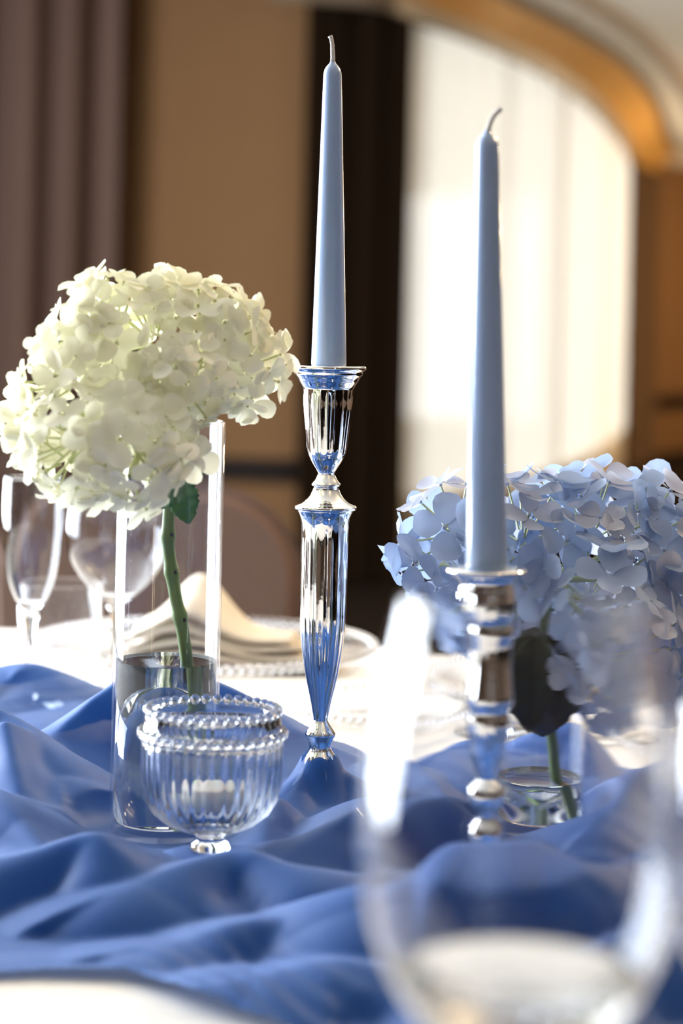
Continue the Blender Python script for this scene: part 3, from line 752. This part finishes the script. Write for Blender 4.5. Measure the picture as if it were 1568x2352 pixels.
# drape over the foot of the tall candlestick
rb=np.sqrt((GX-P_MAIN.x)**2+(GY-P_MAIN.y)**2)
pr=sorted(set((r,z) for r,z in pm[i3:] if z<0.043 and r>0.001))
dome=np.interp(rb,[p[0] for p in pr],[p[1] for p in pr],right=0)+0.0035
dome=np.where(rb<pr[-1][0]+0.002,dome,np.clip(dome-(rb-pr[-1][0])*0.25,0,None))
# the gauze bridges from the neck of the foot outwards
br=0.043*np.clip(1-rb/0.085,0,1)**1.1
ang=np.arctan2(GY-P_MAIN.y,GX-P_MAIN.x)
br=br*(0.75+0.25*np.sin(ang*3+2.2))
H=np.maximum(H,np.where(rb<0.09,np.maximum(dome+0.003,br),0))
lm=np.ones_like(GX)
for c,r0,r1 in ((P_MAIN,0.05,0.11),(P_VASEW,0.04,0.07),(P_VASEB,0.04,0.07),(P_HOLD,0.02,0.05),(P_RIGHT,0.04,0.075)):
    d=np.sqrt((GX-c.x)**2+(GY-c.y)**2); k=np.clip((d-r0)/(r1-r0),0,1); lm*=k*k*(3-2*k)
YY=GY-LEAN*H*lm
def inside(x,y):
    front=1.075+0.014*math.sin(x*14+0.6)+0.008*math.sin(x*37)-0.16*max(0,min(1,(x+0.10)/0.16))
    back=np.interp(x,[-0.6,-0.35,-0.2,-0.12,-0.05,0.0,0.06,0.12,0.18,0.3,0.6],[1.82,1.82,1.76,1.68,1.58,1.53,1.58,1.62,1.65,1.60,1.56])+0.012*math.sin(x*45)
    return front<y<back and math.hypot(x-P_MAIN.x,y-P_MAIN.y)>0.0105
idx=-np.ones((NY,NX),int); v=[]; f=[]
ins=np.array([[inside(gx[i],gy[j]) for i in range(NX)] for j in range(NY)])
ok=ins[:-1,:-1]&ins[:-1,1:]&ins[1:,:-1]&ins[1:,1:]
for j,i in zip(*np.nonzero(ok)):
    q=[]
    for (jj,ii) in ((j,i),(j,i+1),(j+1,i+1),(j+1,i)):
        if idx[jj,ii]<0: idx[jj,ii]=len(v); v.append((float(gx[ii]),float(YY[jj,ii]),TZ+float(H[jj,ii])))
        q.append(int(idx[jj,ii]))
    f.append(tuple(q))
tag(link('table_runner',pydata('table_runner',v,f),M_ORGANZA),'sheer blue organza runner crumpled in soft folds along the white table','table runner')

# ------------------------------------------------------------------ chairs
def chair(loc,rz,label):
    o=empty('dining_chair',loc,label,'chair','upholstered chairs around the table',rz)
    def slab(name,w_,h_,t_,round_,mat,curve=0.0):
        bm=bmesh.new(); pts=[]; k=10
        for (cx,cz,a0) in ((w_/2-round_,h_-round_,0),(-w_/2+round_,h_-round_,PI/2)):
            for i in range(k+1): a=a0+i*PI/2/k; pts.append((cx+round_*math.cos(a),cz+round_*math.sin(a)))
        pts+=[(-w_/2+0.02,0),(w_/2-0.02,0)]
        vs_=[bm.verts.new((x,0,z)) for x,z in pts]; fc=bm.faces.new(vs_)
        ex=bmesh.ops.extrude_face_region(bm,geom=[fc]); bmesh.ops.translate(bm,verts=[e for e in ex['geom'] if isinstance(e,bmesh.types.BMVert)],vec=(0,t_,0))
        bmesh.ops.recalc_face_normals(bm,faces=bm.faces)
        es=[e for e in bm.edges if len(e.link_faces)==2 and e.calc_face_angle()>1.0]
        bmesh.ops.bevel(bm,geom=es,offset=t_*0.35,segments=3,affect='EDGES')
        return link(name,from_bm(name,bm),mat,o,smooth=False)
    b=slab('backrest',0.42,0.44,0.06,0.13,M_CHAIR); b.location=(0,0.19,0.42); b.rotation_euler=(math.radians(-6),0,0)
    s=slab('seat',0.46,0.44,0.08,0.06,M_CHAIR); s.rotation_euler=(PI/2,0,0); s.location=(0,0.22,0.40)
    for sx in (-1,1):
        for sy in (-1,1):
            link('leg',tube('leg',[(sx*0.20,sy*0.19,0.0),(sx*0.18,sy*0.17,0.41)],[0.012,0.018],10),M_CHAIRLEG,o)
    return o
c1=W(338,1130,2.86); chair((c1.x,2.62,0),0.0,'taupe upholstered chair with rounded back behind the white hydrangea')
c2=W(1800,1150,2.9); chair((c2.x,2.72,0),-0.25,'taupe upholstered chair with rounded back beyond the blue hydrangea')
